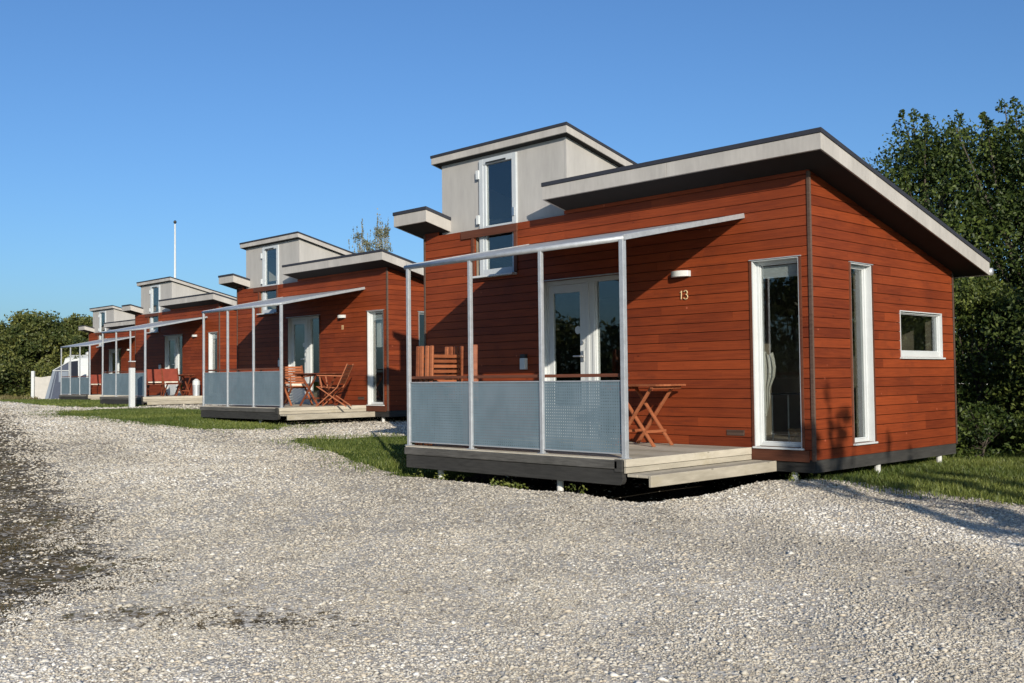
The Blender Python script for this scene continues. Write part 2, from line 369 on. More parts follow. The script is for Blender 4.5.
# loose stones on the gravel in view
def in_view(x,y,m=.18):
    dx,dy=x-CAM.x,y-CAM.y
    z=dx*F.x+dy*F.y; r=(dx*Rt.x+dy*Rt.y)/np.maximum(z,.1)
    return (z>3.0)&(np.abs(r)<.497+m)
def smooth_noise(x,y,sc,seed):
    g=np.random.default_rng(seed).random((128,128))
    u=x*sc;v=y*sc;i=np.floor(u).astype(int);j=np.floor(v).astype(int);a=u-i;b=v-j;a=a*a*(3-2*a);b=b*b*(3-2*b)
    G=lambda p,q:g[p%128,q%128]
    return G(i,j)*(1-a)*(1-b)+G(i+1,j)*a*(1-b)+G(i,j+1)*(1-a)*b+G(i+1,j+1)*a*b
def build_stones(n=950000):
    # draw depth so that stones thin out with distance
    dep=3.9*np.exp(rng.random(n)*math.log(80/3.9)); lat=(rng.random(n)*2-1)*.66*dep
    x=CAM.x+dep*F.x/math.cos(pit)+lat*Rt.x; y=CAM.y+dep*F.y/math.cos(pit)+lat*Rt.y
    keep=np.ones(n,bool)
    for p in GRASS: keep&=~inside(p,x,y)
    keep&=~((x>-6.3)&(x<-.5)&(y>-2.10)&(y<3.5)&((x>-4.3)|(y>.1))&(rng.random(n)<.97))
    cl=smooth_noise(x,y,2.2,3)*.6+smooth_noise(x,y,.7,5)*.4
    keep&=rng.random(n)<np.clip(.62+1.0*(cl-.3),.5,1)
    vg=soilmask(x,y)+(smooth_noise(x,y,1.3,8)-.5)*.5+(smooth_noise(x,y,9,9)-.5)*1.2
    keep&=~(rng.random(n)<np.clip((vg-.02)*1.5,0,.93))
    x,y,dep=x[keep],y[keep],dep[keep]; n=len(x)
    size=np.exp(rng.normal(math.log(.0051),.48,n))*np.clip(dep/7,.9,6)
    size=np.minimum(size,np.maximum(.022,.0016*dep))
    base=np.array([(sx,sy,sz) for sz in(-1,1) for sy in(-1,1) for sx in(-1,1)],float)*.72
    octa=np.array([(1.15,0,0),(-1.15,0,0),(0,1.15,0),(0,-1.15,0),(0,0,1.0),(0,0,-1.0)])
    P=np.concatenate([octa],0)
    k=len(P)
    J=P[None]*(1+rng.normal(0,.22,(n,k,1)))+rng.normal(0,.16,(n,k,3))
    an=rng.random(n)*6.283;c,s=np.cos(an)[:,None],np.sin(an)[:,None]
    sc=size[:,None,None]*np.stack([rng.uniform(.8,1.5,n),rng.uniform(.7,1.1,n),rng.uniform(.40,.7,n)],1)[:,None,:]
    J=J*sc
    X=J[...,0]*c-J[...,1]*s+x[:,None];Y=J[...,0]*s+J[...,1]*c+y[:,None]
    Z=J[...,2]+(zg(x,y)+size*.18)[:,None]
    V=np.stack([X,Y,Z],-1).reshape(-1,3)
    T=np.array([(0,2,4),(2,1,4),(1,3,4),(3,0,4),(2,0,5),(1,2,5),(3,1,5),(0,3,5)])
    Fc=(T[None]+(np.arange(n)*k)[:,None,None]).reshape(-1,3)
    m,nt,o=new_mat('loose_stone');nn=N(nt)
    at=nn('ShaderNodeAttribute',attribute_name='tint').outputs['Fac']
    c_=nn.ramp(at,[(0,(.17,.15,.125)),(.3,(.385,.35,.29)),(.55,(.485,.45,.385)),(.7,(.47,.405,.315)),(.76,(.515,.485,.425)),(1,(.69,.665,.615))])
    b=nn('ShaderNodeBsdfPrincipled',{'Base Color':c_,'Roughness':.8,'Specular IOR Level':.3});nt.links.new(b.outputs[0],o.inputs[0])
    aa=(x-MA[0])*Md[0]+(y-MA[1])*Md[1];vv=(x-MA[0])*Mn[0]+(y-MA[1])*Mn[1]
    tone=(smooth_noise(aa*.16+40,vv*.8+40,1,51)-.5)*.42+(smooth_noise(x,y,.55,52)-.5)*.34+(smooth_noise(x,y,3.1,53)-.5)*.26
    t=np.repeat(np.clip(rng.beta(2.9,2.8,n)+tone,0,1),8)
    ob=mass_mesh('gravel_stones',V,Fc,t,m)
    tag(ob,'loose pale stones lying over the gravel yard','gravel',kind='stuff')
build_stones()

# grass
def build_grass(name,poly,n,h,w,label,dry=.12,ragged=.25,mat='grass',box=None,xy=None):
    xs=[p[0] for p in poly];ys=[p[1] for p in poly]
    if box: x0,x1,y0,y1=box
    else: x0,x1,y0,y1=min(xs)-.2,max(xs)+.2,min(ys)-.2,max(ys)+.2
    x=rng.uniform(x0,x1,n);y=rng.uniform(y0,y1,n)
    k=inside(poly,x+rng.normal(0,ragged,n)*.5,y+rng.normal(0,ragged,n)*.5)&in_view(x,y)
    k&=rng.random(n)<.25+1.2*smooth_noise(x,y,1.7,21)
    x,y=x[k],y[k]
    if xy: x,y=xy
    n=len(x)
    hh=h*rng.uniform(.35,1.25,n)*(.55+.9*smooth_noise(x,y,1.1,33));ww=w*rng.uniform(.6,1.3,n)
    a=rng.random(n)*6.283;lean=rng.uniform(.1,.75,n)*hh;b=rng.random(n)*6.283
    z=zg(x,y)-.01
    p0=np.stack([x-np.cos(a)*ww/2,y-np.sin(a)*ww/2,z],1);p1=np.stack([x+np.cos(a)*ww/2,y+np.sin(a)*ww/2,z],1)
    m0=np.stack([x+np.cos(b)*lean*.35+np.cos(a)*ww*.4,y+np.sin(b)*lean*.35+np.sin(a)*ww*.4,z+hh*.6],1)
    m1=np.stack([x+np.cos(b)*lean*.35-np.cos(a)*ww*.4,y+np.sin(b)*lean*.35-np.sin(a)*ww*.4,z+hh*.6],1)
    tp=np.stack([x+np.cos(b)*lean,y+np.sin(b)*lean,z+hh],1)
    V=np.stack([p0,p1,m0,m1,tp],1).reshape(-1,3)
    T=np.array([(0,1,2),(0,2,3),(3,2,4)]);Fc=(T[None]+(np.arange(n)*5)[:,None,None]).reshape(-1,3)
    t=np.repeat(np.clip(rng.normal(.45,.22,n)+(smooth_noise(x,y,.8,44)-.5)*.6,0,1),3)
    o=mass_mesh(name,V,Fc,t,M[mat]);tag(o,label or None,'moss' if xy else 'grass',kind='stuff');return o
build_grass('grass',G1,60000,.06,.010,'bright green grass tongue left of the nearest terrace',ragged=.55)
build_grass('grass',G2,90000,.055,.016,'green lawn strip in front of the second cabin terrace',ragged=.9)
build_grass('grass',G3,50000,.06,.03,'thin far grass strip before the last two cabins')
build_grass('grass',G4,190000,.07,.011,'shaded green grass beside the end wall of the nearest cabin',ragged=.5,box=(-1.5,5,-.3,7.5))
build_grass('dry_grass',GL,60000,.22,.05,'dry brownish grass at the foot of the left hedge',mat='drygrass',box=(-75,-45,3.5,16))

def build_moss(n=330000):
    x=rng.uniform(-13,0,n);y=rng.uniform(-10,-4,n)
    k=in_view(x,y)&(soilmask(x,y)+(smooth_noise(x,y,2.5,18)-.5)*1.2+(smooth_noise(x,y,7,19)-.5)*1.3>.85)
    P=[(-13,-10),(0,-10),(0,-4),(-13,-4)]
    x,y=x[k],y[k]
    o=build_grass('moss',P,0,.017,.010,'',xy=(x,y),mat='moss')
    tag(o,'low brown and olive moss on the verge at the left edge',kind='stuff')
build_moss()

# ------------------------------------------------------------------ cabin
SL=-.24                                   # roof slope along y
def soff(y): return 3.145+SL*(y+.42)
Z0=.38                                    # deck height above the cabin's base point
def clip_half(poly,a,b):                  # keep z <= a+b*s
    out=[]
    for i in range(len(poly)):
        p=poly[i];q=poly[(i+1)%len(poly)]
        fp=p[1]-(a+b*p[0]);fq=q[1]-(a+b*q[0])
        if fp<=0: out.append(p)
        if fp*fq<0:
            t=fp/(fp-fq);out.append((p[0]+t*(q[0]-p[0]),p[1]+t*(q[1]-p[1])))
    return out
def panels(s0,s1,z0,z1,holes):
    zs=sorted({z0,z1}|{h for o in holes for h in o[2:4] if z0<h<z1})
    for za,zb in zip(zs,zs[1:]):
        cur=[(s0,s1)]
        for (a,b,c,d) in holes:
            if c<zb-1e-6 and d>za+1e-6:
                nx=[]
                for p,q in cur:
                    if b<=p or a>=q: nx.append((p,q));continue
                    if a>p: nx.append((p,a))
                    if b<q: nx.append((b,q))
                cur=nx
        for p,q in cur: yield (p,za,q,zb)
def cladding(mb,mp,s0,s1,z0,top,holes,ha,hb,bh=.111,gap=.0075,d0=0.0,d1=.022,joints=True):
    z=z0
    while z<top:
        t=random.random()
        cuts=[s0,s1]
        if joints and s1-s0>3: cuts=[s0,random.uniform(s0+.8,s1-.8),s1]
        for ca,cb in zip(cuts,cuts[1:]):
            t=min(1,max(0,random.gauss(.5,.26)))
            for (a,za,b,zb) in panels(ca+(.0015 if ca>s0 else 0),cb,z,min(z+bh-gap,top),holes):
                p=clip_half([(a,za),(b,za),(b,zb),(a,zb)],ha,hb)
                if len(p)>2: mb.prism(p,mp,d0,d1,t)
        z+=bh
def shell(mb,mp,s0,s1,z0,z1,holes,ha,hb,d0,d1):
    for (a,za,b,zb) in panels(s0,s1,z0,z1,holes):
        p=clip_half([(a,za),(b,za),(b,zb),(a,zb)],ha,hb)
        if len(p)>2: mb.prism(p,mp,d0,d1,.5)

def window(root,mp,s0,s1,z0,z1,depth=.07,fw=.06,trim=True,blind=None,name='window',head_shadow=False,w2=.022,fb=None):
    """mp(s,z,d): d measured inwards from the outer cladding face"""
    def bx(mb,a,b,c,d,e,f): mb.prism([(a,c),(b,c),(b,d),(a,d)],mp,e,f)
    fr=MB(); d0,d1=depth,depth+.06
    bx(fr,s0+.002,s0+fw,z0+.002,z1-.002,d0,d1);bx(fr,s1-fw,s1-.002,z0+.002,z1-.002,d0,d1)
    fb=fb or fw;bx(fr,s0+fw,s1-fw,z0+.002,z0+fb,d0,d1);bx(fr,s0+fw,s1-fw,z1-fw,z1-.002,d0,d1)
    # inner stepped sash
    i=fw
    bx(fr,s0+i,s0+i+w2,z0+fb,z1-i,d0+.018,d1-.004);bx(fr,s1-i-w2,s1-i,z0+fb,z1-i,d0+.018,d1-.004)
    bx(fr,s0+i+w2,s1-i-w2,z0+fb,z0+fb+w2,d0+.018,d1-.004);bx(fr,s0+i+w2,s1-i-w2,z1-i-w2,z1-i,d0+.018,d1-.004)
    w=fr.build('window',M['white'],root,bevel=.004,shift=(0,0,Z0))
    pn=MB();bx(pn,s0+i+w2,s1-i-w2,z0+fb+w2,z1-i-w2,d0+.03,d0+.036)
    pn.build('pane',M['glass'],w,shift=(0,0,Z0))
    # white reveal lining
    rv=MB();e=.004
    bx(rv,s0-.0,s0+.012,z0,z1,-.006,d0-.001);bx(rv,s1-.012,s1,z0,z1,-.006,d0-.001)
    bx(rv,s0+.012,s1-.012,z1-.012,z1,-.006,d0-.001)
    rv.build('reveal',M['white'],w,shift=(0,0,Z0))
    if trim:
        for ta,tb in((s0-.03,s0-.001),(s1+.001,s1+.03)):
            tr=MB();bx(tr,ta,tb,z0,z1,-.012,.0);tr.build('edge_trim',M['brown'],w,shift=(0,0,Z0))
        dc=MB();bx(dc,s0-.03,s1+.03,z1+.001,z1+.010,-.02,.0);dc.build('drip_cap',M['galv'],w,shift=(0,0,Z0))
    sl=MB();bx(sl,s0-.015,s1+.02,z0-.022,z0-.001,-.035,d0-.002);sl.build('sill',M['white'],w,bevel=.003,shift=(0,0,Z0))
    if head_shadow:
        cs=MB();bx(cs,s0+fw+.024,s1-fw-.024,z1-.20,z1-fw-.024,d0+.045,d0+.10);cs.build('painted_head_shadow',M['sash'],w,shift=(0,0,Z0))  # grey box standing in for shade on the top of the window frame
    if blind:
        bl=MB();bx(bl,s0+.05,s1-.05,blind,z1-.05,d1+.02,d1+.025);bl.build('roller_blind',M['white'],w,shift=(0,0,Z0))
    return w

XL,YD=-6.55,3.664
mpF=lambda s,z,d:(s,d,z)
mpR=lambda s,z,d:(-d,s,z)
mpL=lambda s,z,d:(XL+d,s,z)
mpB=lambda s,z,d:(s,YD-d,z)
WF=(-.735,-.140,.015,2.108);DO=(-4.046,-2.669,0.0,2.12);TW=(-5.40,-4.575,2.30,2.985)
WS=(.875,1.375,.025,2.09);WM=(2.10,3.30,1.015,1.588)
ZB=-.114;TZ=2.985
TX0,TX1=-6.20,-3.62
def build_cabin(root):
    B=lambda mb,n,m,p=None,**k: mb.build(n,M[m],p or root,shift=(0,0,Z0),**k)
    # ---- front wall: high parts left and right of the tower, lower under it
    sh=MB();holesF=[WF,DO,TW]
    shell(sh,mpF,XL+.03,-.03,ZB,2.94,holesF,99,0,.03,.22)
    shell(sh,mpF,TX1+.02,-.03,2.94,soff(.03)-.004,[],99,0,.03,.22)
    fw=B(sh,'wall','inner')
    bk=MB()
    shell(bk,mpF,XL+.02,-.02,ZB,2.94,holesF,99,0,.0225,.0295)
    shell(bk,mpF,TX1+.02,-.02,2.94,soff(.02)-.006,[],99,0,.0225,.0295)
    B(bk,'backing','backing',fw)
    cl=MB()
    cladding(cl,mpF,XL,TX1,ZB+.002,TZ,holesF,99,0)
    cladding(cl,mpF,XL,TX0-.03,TZ+.004,soff(0)-.003,[],99,0,joints=False)
    cladding(cl,mpF,TX1,0,ZB+.002,soff(0)-.003,holesF,99,0)
    B(cl,'cladding','red',fw)
    # ---- end walls
    for nm,mp,holes in(('wall',mpR,[WS,WM]),('wall',mpL,[])):
        sh=MB();a=soff(0)-.006;shell(sh,mp,.222,YD-.222,ZB,3.2,holes,a,SL,.03,.22);w=B(sh,nm,'inner')
        bk=MB();shell(bk,mp,.0305,YD-.0305,ZB,3.2,holes,a,SL,.0225,.0295);B(bk,'backing','backing',w)
        cl=MB();cladding(cl,mp,.0235,YD-.0235,ZB+.002,3.2,holes,soff(0)-.003,SL);B(cl,'cladding','red',w)
    sh=MB();shell(sh,mpB,XL+.03,-.03,ZB,soff(YD)-.005,[],99,0,.03,.22);w=B(sh,'wall','inner')
    cl=MB();cladding(cl,mpB,XL,0,ZB+.002,soff(YD)-.003,[],99,0);B(cl,'cladding','red',w)
    # ---- corner trims
    t=MB();t.box((-.022,-.014,ZB-.01),(.014,-.001,soff(0)-.02));t.box((.001,-.0005,ZB-.01),(.014,.022,soff(0)-.02));B(t,'corner_trim','corner',bevel=.003)
    t=MB();t.box((XL-.014,-.016,ZB-.01),(XL+.02,-.001,soff(0)-.02));t.box((XL-.014,.001,ZB-.01),(XL-.001,.05,soff(0)-.02));B(t,'corner_trim','corner',bevel=.003)
    t=MB();t.box((.001,YD-.02,ZB-.01),(.014,YD+.014,soff(YD)-.02));B(t,'corner_trim','corner',bevel=.003)
    # apron board under the tall front window
    t=MB();t.box((-.86,-.020,-.135),(-.055,-.002,-.014));B(t,'apron_board','brown',bevel=.003)
    # ---- plinth and piles
    p=MB();p.box((XL+.01,.004,-.25),(-.004,.05,ZB-.002));p.box((-.05,.052,-.25),(-.004,YD-.01,ZB-.002));p.box((XL+.01,.052,-.25),(XL+.05,YD-.01,ZB-.002));p.box((XL+.052,YD-.05,-.25),(-.052,YD-.01,ZB-.002))
    p.box((XL+.06,.06,-.16),(-.06,YD-.06,-.118));B(p,'plinth','plinth')
    for x,y in((-.30,.10),(-2.2,.15),(-4.4,.15),(-6.4,.15),(-.06,1.55),(-.06,3.25),(-6.4,3.4),(-3.75,-2.08),(-1.80,-2.08),(-4.15,-.6)):
        p=MB();p.tube([(x,y,-.62),(x,y,-.255)],.036,10);B(p,'pile','pile',smooth=False)
    # ---- interior
    fl=MB();fl.box((XL+.225,.225,-.10),(-.225,YD-.225,-.02));B(fl,'floor','inner')
    pt=MB();pt.box((-2.2,.9,-.02),(-2.12,YD-.225,2.2));B(pt,'partition','inner')
    # ---- roof (one sloping slab, notched round the tower)
    outl=[(-6.78,-.42),(-6.005,-.42),(-6.005,.40),(TX1,.40),(TX1,-.42),(.387,-.42),(.387,3.93),(-6.78,3.93)]
    fa=lambda a,b,d:(a,b,soff(b)+d)
    rf=MB();ins=.025
    ino=[(-6.78+ins,-.42+ins),(-6.005-ins,-.42+ins),(-6.005-ins,.40+ins),(TX1+ins,.40+ins),(TX1+ins,-.42+ins),(.387-ins,-.42+ins),(.387-ins,3.93-ins),(-6.78+ins,3.93-ins)]
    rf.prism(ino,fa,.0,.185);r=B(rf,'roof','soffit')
    fs=MB()
    def edge(a,b,h0=-.004,h1=.165,th=.023):
        (x0,y0),(x1,y1)=a,b
        dx,dy=x1-x0,y1-y0;l=math.hypot(dx,dy);nx,ny=-dy/l*th,dx/l*th
        fs.prism([(x0,y0),(x1,y1),(x1+nx,y1+ny),(x0+nx,y0+ny)],fa,h0,h1)
    edge((TX1,-.42),(-1.60,-.42));edge((-1.597,-.42),(.387,-.42));edge((.387,-.395),(.387,3.93));edge((-6.78,-.42),(-6.005,-.42));edge((-6.78,3.93),(-6.78,-.395));edge((-6.005,-.396),(-6.005,.38));edge((TX1,.38),(TX1,-.396));edge((.36,3.93),(-6.755,3.93))
    B(fs,'fascia','fascia',r,bevel=.003)
    ft=MB();g=.012
    o2=[(-6.78-g,-.42-g),(-6.005+g,-.42-g),(-6.005+g,.39),(TX1-g*.3,.39),(TX1-g*.3,-.42-g),(.387+g,-.42-g),(.387+g,3.93+g),(-6.78-g,3.93+g)]
    ft.prism(o2,fa,.167,.215);B(ft,'roofing','felt',r)
    gu=MB();gu.tube([(-6.75,3.985,soff(3.93)+.05),(.40,3.99,soff(3.93)+.05)],.05,10);B(gu,'gutter','galv',r,smooth=True)
    # ---- tower
    ty0,ty1=.06,YD-.02
    tz=lambda y:4.05+SL*(y-ty0)
    tw=MB()
    tw.prism([(ty0,TZ-.12),(ty1,soff(ty1)+.05),(ty1,tz(ty1)),(ty0,tz(ty0))],lambda a,b,d:(d,a,b),TX1-.05,TX1)
    tw.prism([(ty0,TZ-.12),(ty1,soff(ty1)+.05),(ty1,tz(ty1)),(ty0,tz(ty0))],lambda a,b,d:(d,a,b),TX0,TX0+.05)
    shell(tw,lambda s,z,d:(s,ty0+d,z),TX0+.051,TX1-.051,TZ-.12,4.05,[(-5.33,-4.56,2.0,4.0)],99,0,0,.05)
    tw.box((TX0+.052,ty1-.05,soff(ty1)+.05),(TX1-.052,ty1,tz(ty1)))
    T=B(tw,'tower','stucco')
    cor=MB();cor.box((TX1-.028,ty0-.004,TZ),(TX1+.004,ty0-.0005,4.045));B(cor,'corner_bead','stucco',T)
    to=.115;fr=lambda a,b,d:(a,b,tz(b)+d)
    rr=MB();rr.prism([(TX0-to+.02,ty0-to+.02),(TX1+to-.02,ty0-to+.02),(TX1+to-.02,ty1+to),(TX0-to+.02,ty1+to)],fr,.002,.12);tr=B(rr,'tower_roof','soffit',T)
    return_fs=MB()
    def edge2(a,b,h0,h1,th,mb):
        (x0,y0),(x1,y1)=a,b
        dx,dy=x1-x0,y1-y0;l=math.hypot(dx,dy);nx,ny=-dy/l*th,dx/l*th
        mb.prism([(x0,y0),(x1,y1),(x1+nx,y1+ny),(x0+nx,y0+ny)],fr,h0,h1)
    a0,a1,b0,b1=TX0-to,TX1+to,ty0-to,ty1+to
    for e in(((a0,b0),(a1,b0)),((a1,b0+.019),(a1,b1)),((a0,b1),(a0,b0+.019))): edge2(*e,-.002,.092,.018,return_fs)
    B(return_fs,'tower_fascia','fascia',T,bevel=.003)
    ed=MB();g=.01
    ed.prism([(a0-g,b0-g),(a1+g,b0-g),(a1+g,b1+g),(a0-g,b1+g)],fr,.094,.132);B(ed,'tower_roofing','felt',T)
    # tall tower window: frame on the cladding, running down behind the head board
    mt=lambda s,z,d:(s,ty0+d,z)
    w=MB();s0,s1,z0,z1=-5.33,-4.56,2.30,4.0;f=.085
    def bx(mb,a,b,c,d,e,h): mb.prism([(a,c),(b,c),(b,d),(a,d)],mt,e,h)
    bx(w,s0,s0+f,z0,z1,-.035,.05);bx(w,s1-f,s1,z0,z1,-.035,.05);bx(w,s0+f,s1-f,z1-f,z1,-.035,.05);bx(w,s0+f,s1-f,z0,z0+f,-.035,.05)
    bx(w,s0+f,s1-f,2.90,3.02,-.03,.045)
    bx(w,s0+f,s0+f+.05,z0+f,2.90,-.022,.04);bx(w,s0+f,s0+f+.05,3.02,z1-f,-.022,.04)
    W=B(w,'window','sash',T,bevel=.004)
    pn=MB();bx(pn,s0+f+.05,s1-f,z0+f,2.90,.005,.011);bx(pn,s0+f+.05,s1-f,3.02,z1-f,.005,.011);B(pn,'pane','glass',W) if False else B(pn,'tower_pane','glass',T)
    for zz in(3.72,3.06):
        hg=MB();hg.box((s0-.05,ty0-.055,zz),(s0+.01,ty0-.02,zz+.13));B(hg,'hinge','white',T,bevel=.003)
    hg=MB();hg.box((s0+.16,ty0-.05,3.925),(s1-.2,ty0-.034,3.945));B(hg,'trickle_vent','black',T)
    hg=MB();hg.box((s1-.075,ty0-.05,3.10),(s1-.03,ty0-.034,3.22));B(hg,'latch','steel',T,bevel=.003)
    # head board, side posts and sill of the recess in the red wall
    hb=MB();hb.box((-5.68,-.030,2.865),(-4.50,-.001,2.98));B(hb,'head_board','brown',T,bevel=.003)
    for q0,q1,q2 in((-5.46,-5.405,.055),(-4.57,-4.51,.02)):
        rb=MB();rb.box((q0,-.024,2.30),(q1,q2,2.864));B(rb,'side_board','brown',T,bevel=.003)
    sl=MB();sl.box((-5.40,-.10,2.262),(-4.53,.02,2.292));B(sl,'tower_sill','white',T,bevel=.004)
    # ---- windows and door
    w1=window(root,mpF,*WF,depth=.075,fw=.042,head_shadow=True,w2=.014)
    w2=window(root,mpR,*WS,depth=.06,fw=.04,w2=.012)
    w3=window(root,mpR,*WM,depth=.025,fw=.032,trim=False,w2=.010,fb=.075)
    d=MB();dd=.06
    def db(mb,a,b,c,e,f0=dd,f1=dd+.07): mb.prism([(a,c),(b,c),(b,e),(a,e)],mpF,f0,f1)
    x0,x1,zt=DO[0],DO[1],DO[3]
    db(d,x0+.002,x0+.05,.0,zt-.002);db(d,x1-.03,x1-.002,0,zt-.002);db(d,x0+.05,x1-.03,zt-.06,zt-.002);db(d,-3.325,-3.13,0,zt-.06);db(d,x0+.05,-3.325,0,.03);db(d,-3.13,x1-.03,0,.06)
    db(d,-3.29,-3.25,.03,zt-.06,dd-.012,dd-.001);db(d,-3.19,-3.15,.03,zt-.06,dd-.012,dd-.001)
    D=B(d,'door_frame','white',bevel=.003)
    pn=MB();db(pn,-3.13,x1-.03,.06,zt-.06,dd+.03,dd+.036);B(pn,'side_pane','glass',D)
    lf=MB();a,b=x0+.052,-3.327
    db(lf,a,a+.085,.035,zt-.063,dd+.012,dd+.055);db(lf,b-.10,b,.035,zt-.063,dd+.012,dd+.055);db(lf,a+.085,b-.10,zt-.17,zt-.063,dd+.012,dd+.055);db(lf,a+.085,b-.10,.035,.42,dd+.012,dd+.055)
    DL=B(lf,'door','white',root,bevel=.003)
    pn=MB();db(pn,a+.085,b-.10,.42,zt-.17,dd+.03,dd+.036);B(pn,'pane','glass',DL)
    hd=MB();hd.box((b-.075,dd-.004,1.02),(b-.03,dd+.011,1.16));hd.tube([(b-.05,dd+.0,1.09),(b-.05,dd-.05,1.09),(b-.17,dd-.05,1.09)],.011,8);B(hd,'handle','steel',DL);hd=MB();hd.tube([(b-.05,dd+.011,1.27),(b-.05,dd-.012,1.27)],.024,10);B(hd,'lock_cylinder','steel',DL)
    st=MB();st.tube([(b-.15,dd+.0295,1.44),(b-.15,dd+.0265,1.44)],.055,9);B(st,'door_sticker','white',DL)
    for q0,q1 in((x0-.03,x0-.001),(x1+.001,x1+.03)):
        tr=MB();tr.box((q0,-.012,0),(q1,0,zt));B(tr,'edge_trim','brown',D)
    dc=MB();dc.box((x0-.06,-.03,zt+.001),(x1+.05,0,zt+.013));B(dc,'drip_cap','galv',D)
    # white door lining at the sides of the recess
    for q0,q1 in((x0,x0+.012),(x1-.012,x1)):
        ln=MB();db(ln,q0,q1,0,zt,-.004,dd-.001);B(ln,'reveal','white',D)
    # ---- wall lamp, vent, meter box
    lm=MB();n=10
    arc=[(-.125+.25*i/n,-.06-.055*math.sin(math.pi*i/n)) for i in range(n+1)]
    poly=[(-.125,0)]+arc+[(.125,0)]
    lm.prism([(-1.70+a,b-.001) for a,b in poly],lambda a,b,dz:(a,b,dz),2.0,2.07);B(lm,'wall_lamp','white',bevel=.004)
    v=MB()
    for k in range(4): v.box((-1.10,-.012,.135+k*.013),(-.88,-.001,.143+k*.013))
    v.box((-1.11,-.006,.125),(-.87,-.0005,.19));B(v,'wall_vent','corner')
    mbx=MB();mbx.box((-4.44,-.06,.93),(-4.34,-.001,1.085));q=B(mbx,'meter_box','white',bevel=.006)
    mb2=MB();mb2.box((-4.435,-.055,1.087),(-4.345,-.001,1.14));B(mb2,'lid','black',q)
    # ---- terrace deck
    dk=MB();y=-2.20
    i=0
    while y<-.03:
        y2=min(y+.116,-.024)
        dk.box((-4.275,y,-.028),(-.802,y2-.006,-.0 if i else -.001));y+=.116;i+=1
    B(dk,'deck','deck',bevel=.003)
    j=MB()
    for xx in(-4.25,-3.4,-2.5,-1.6,-.9): j.box((xx-.025,-2.15,-.16),(xx+.025,-.03,-.03))
    B(j,'joist','plinth')
    ub=MB();ub.box((-4.225,-2.262,-.098),(-.86,-2.203,-.012));B(ub,'edge_board','weather',bevel=.008)
    lb=MB();pr=[(-4.20,-.103),(-4.20,-.255),(-.86,-.255),(-.825,-.245),(-.805,-.22),(-.80,-.19),(-.805,-.135),(-.83,-.11),(-.86,-.103)]
    lb.prism(pr,lambda a,b,dd_:(a,dd_,b),-2.25,-2.19);B(lb,'rim_beam','plinth',bevel=.006)
    lb=MB();lb.box((-4.30,-2.15,-.25),(-4.255,-.03,-.03));B(lb,'rim_beam','plinth',bevel=.006)
    nb=MB();nb.box((-.798,-2.235,-.075),(-.765,-.026,.002));nb.box((-.798,-2.235,-.136),(-.768,-.026,-.079));s1=B(nb,'deck_fascia','deck',bevel=.004)
    ep=MB();ep.box((-.90,-2.262,-.125),(-.80,-2.237,.0));B(ep,'corner_block','plinth',bevel=.004)
    sp=MB();sp.box((-.764,-2.228,-.168),(-.635,-.01,-.139));sp.box((-.63,-2.228,-.168),(-.497,-.01,-.139));sp.box((-.494,-2.235,-.252),(-.462,-.005,-.137));B(sp,'step','deck',bevel=.005)
    # ---- screen: posts, panels, handrail
    PX=[-4.275,-3.136,-1.997,-.858]
    for i,x in enumerate(PX):
        p=MB();s_=.022 if i<3 else .027
        p.box((x-s_,-2.137-s_,.0),(x+s_,-2.137+s_,2.19));p.box((x-.045,-2.18,.0),(x+.045,-2.09,.008))
        B(p,'post','galv',bevel=.005)
    for a,b in zip(PX,PX[1:]):
        p=MB();p.box((a+.035,-2.139,.05),(b-.035,-2.136,.772));q=B(p,'screen_panel','perf')
        fr_=MB();fr_.box((a+.03,-2.147,.04),(b-.03,-2.128,.052));fr_.box((a+.03,-2.147,.765),(b-.03,-2.128,.777));fr_.box((a+.022,-2.145,.045),(a+.036,-2.13,.775));fr_.box((b-.036,-2.145,.045),(b-.022,-2.13,.775));B(fr_,'panel_rim','galv',q)
    hr=MB();hr.box((PX[0]-.03,-2.113,.812),(PX[3]+.0,-2.055,.846));B(hr,'handrail','brown',bevel=.004)
    # ---- canopy
    zf,zw=2.215,2.648
    cz=lambda y:zw+(zw-zf)/2.137*y
    cp=MB();cp.prism([(-4.29,-2.15),(-.83,-2.15),(-.83,-.004),(-4.29,-.004)],lambda a,b,d_:(a,b,cz(b)+d_),-.006,.006);c=B(cp,'canopy','galv')
    fb=MB();fb.tube([(-4.33,-2.14,zf-.022),(-.83,-2.14,zf-.022)],.028,12);B(fb,'canopy_rail','galv',c,smooth=True)
    for xx in(-4.29,-.83):
        sb=MB();sb.bar((xx,-2.15,cz(-2.15)-.012),(xx,-.003,cz(0)-.012),.03,.055);B(sb,'canopy_beam','galv',c,bevel=.003)
def number(root,chars):
    """brass house number bent from rod"""
    x=-1.715;dz=-.065
    n=MB()
    for ch in chars:
        if ch=='1': n.tube([(x,-.012,1.80+dz),(x+.006,-.012,1.90+dz),(x-.012,-.012,1.88+dz)],.0075,6); x+=.045
        if ch=='3':
            pts=[(x+.01+.026*math.cos(t)+.01,-.012,1.876+dz+.024*math.sin(t)) for t in np.linspace(2.6,-1.4,9)]
            n.tube(pts,.0075,6)
            pts=[(x+.01+.030*math.cos(t)+.01,-.012,1.825+dz+.028*math.sin(t)) for t in np.linspace(1.5,-2.7,10)]
            n.tube(pts,.0075,6); x+=.09
    return n.build('house_number',M['brass'],root,shift=(0,0,Z0))

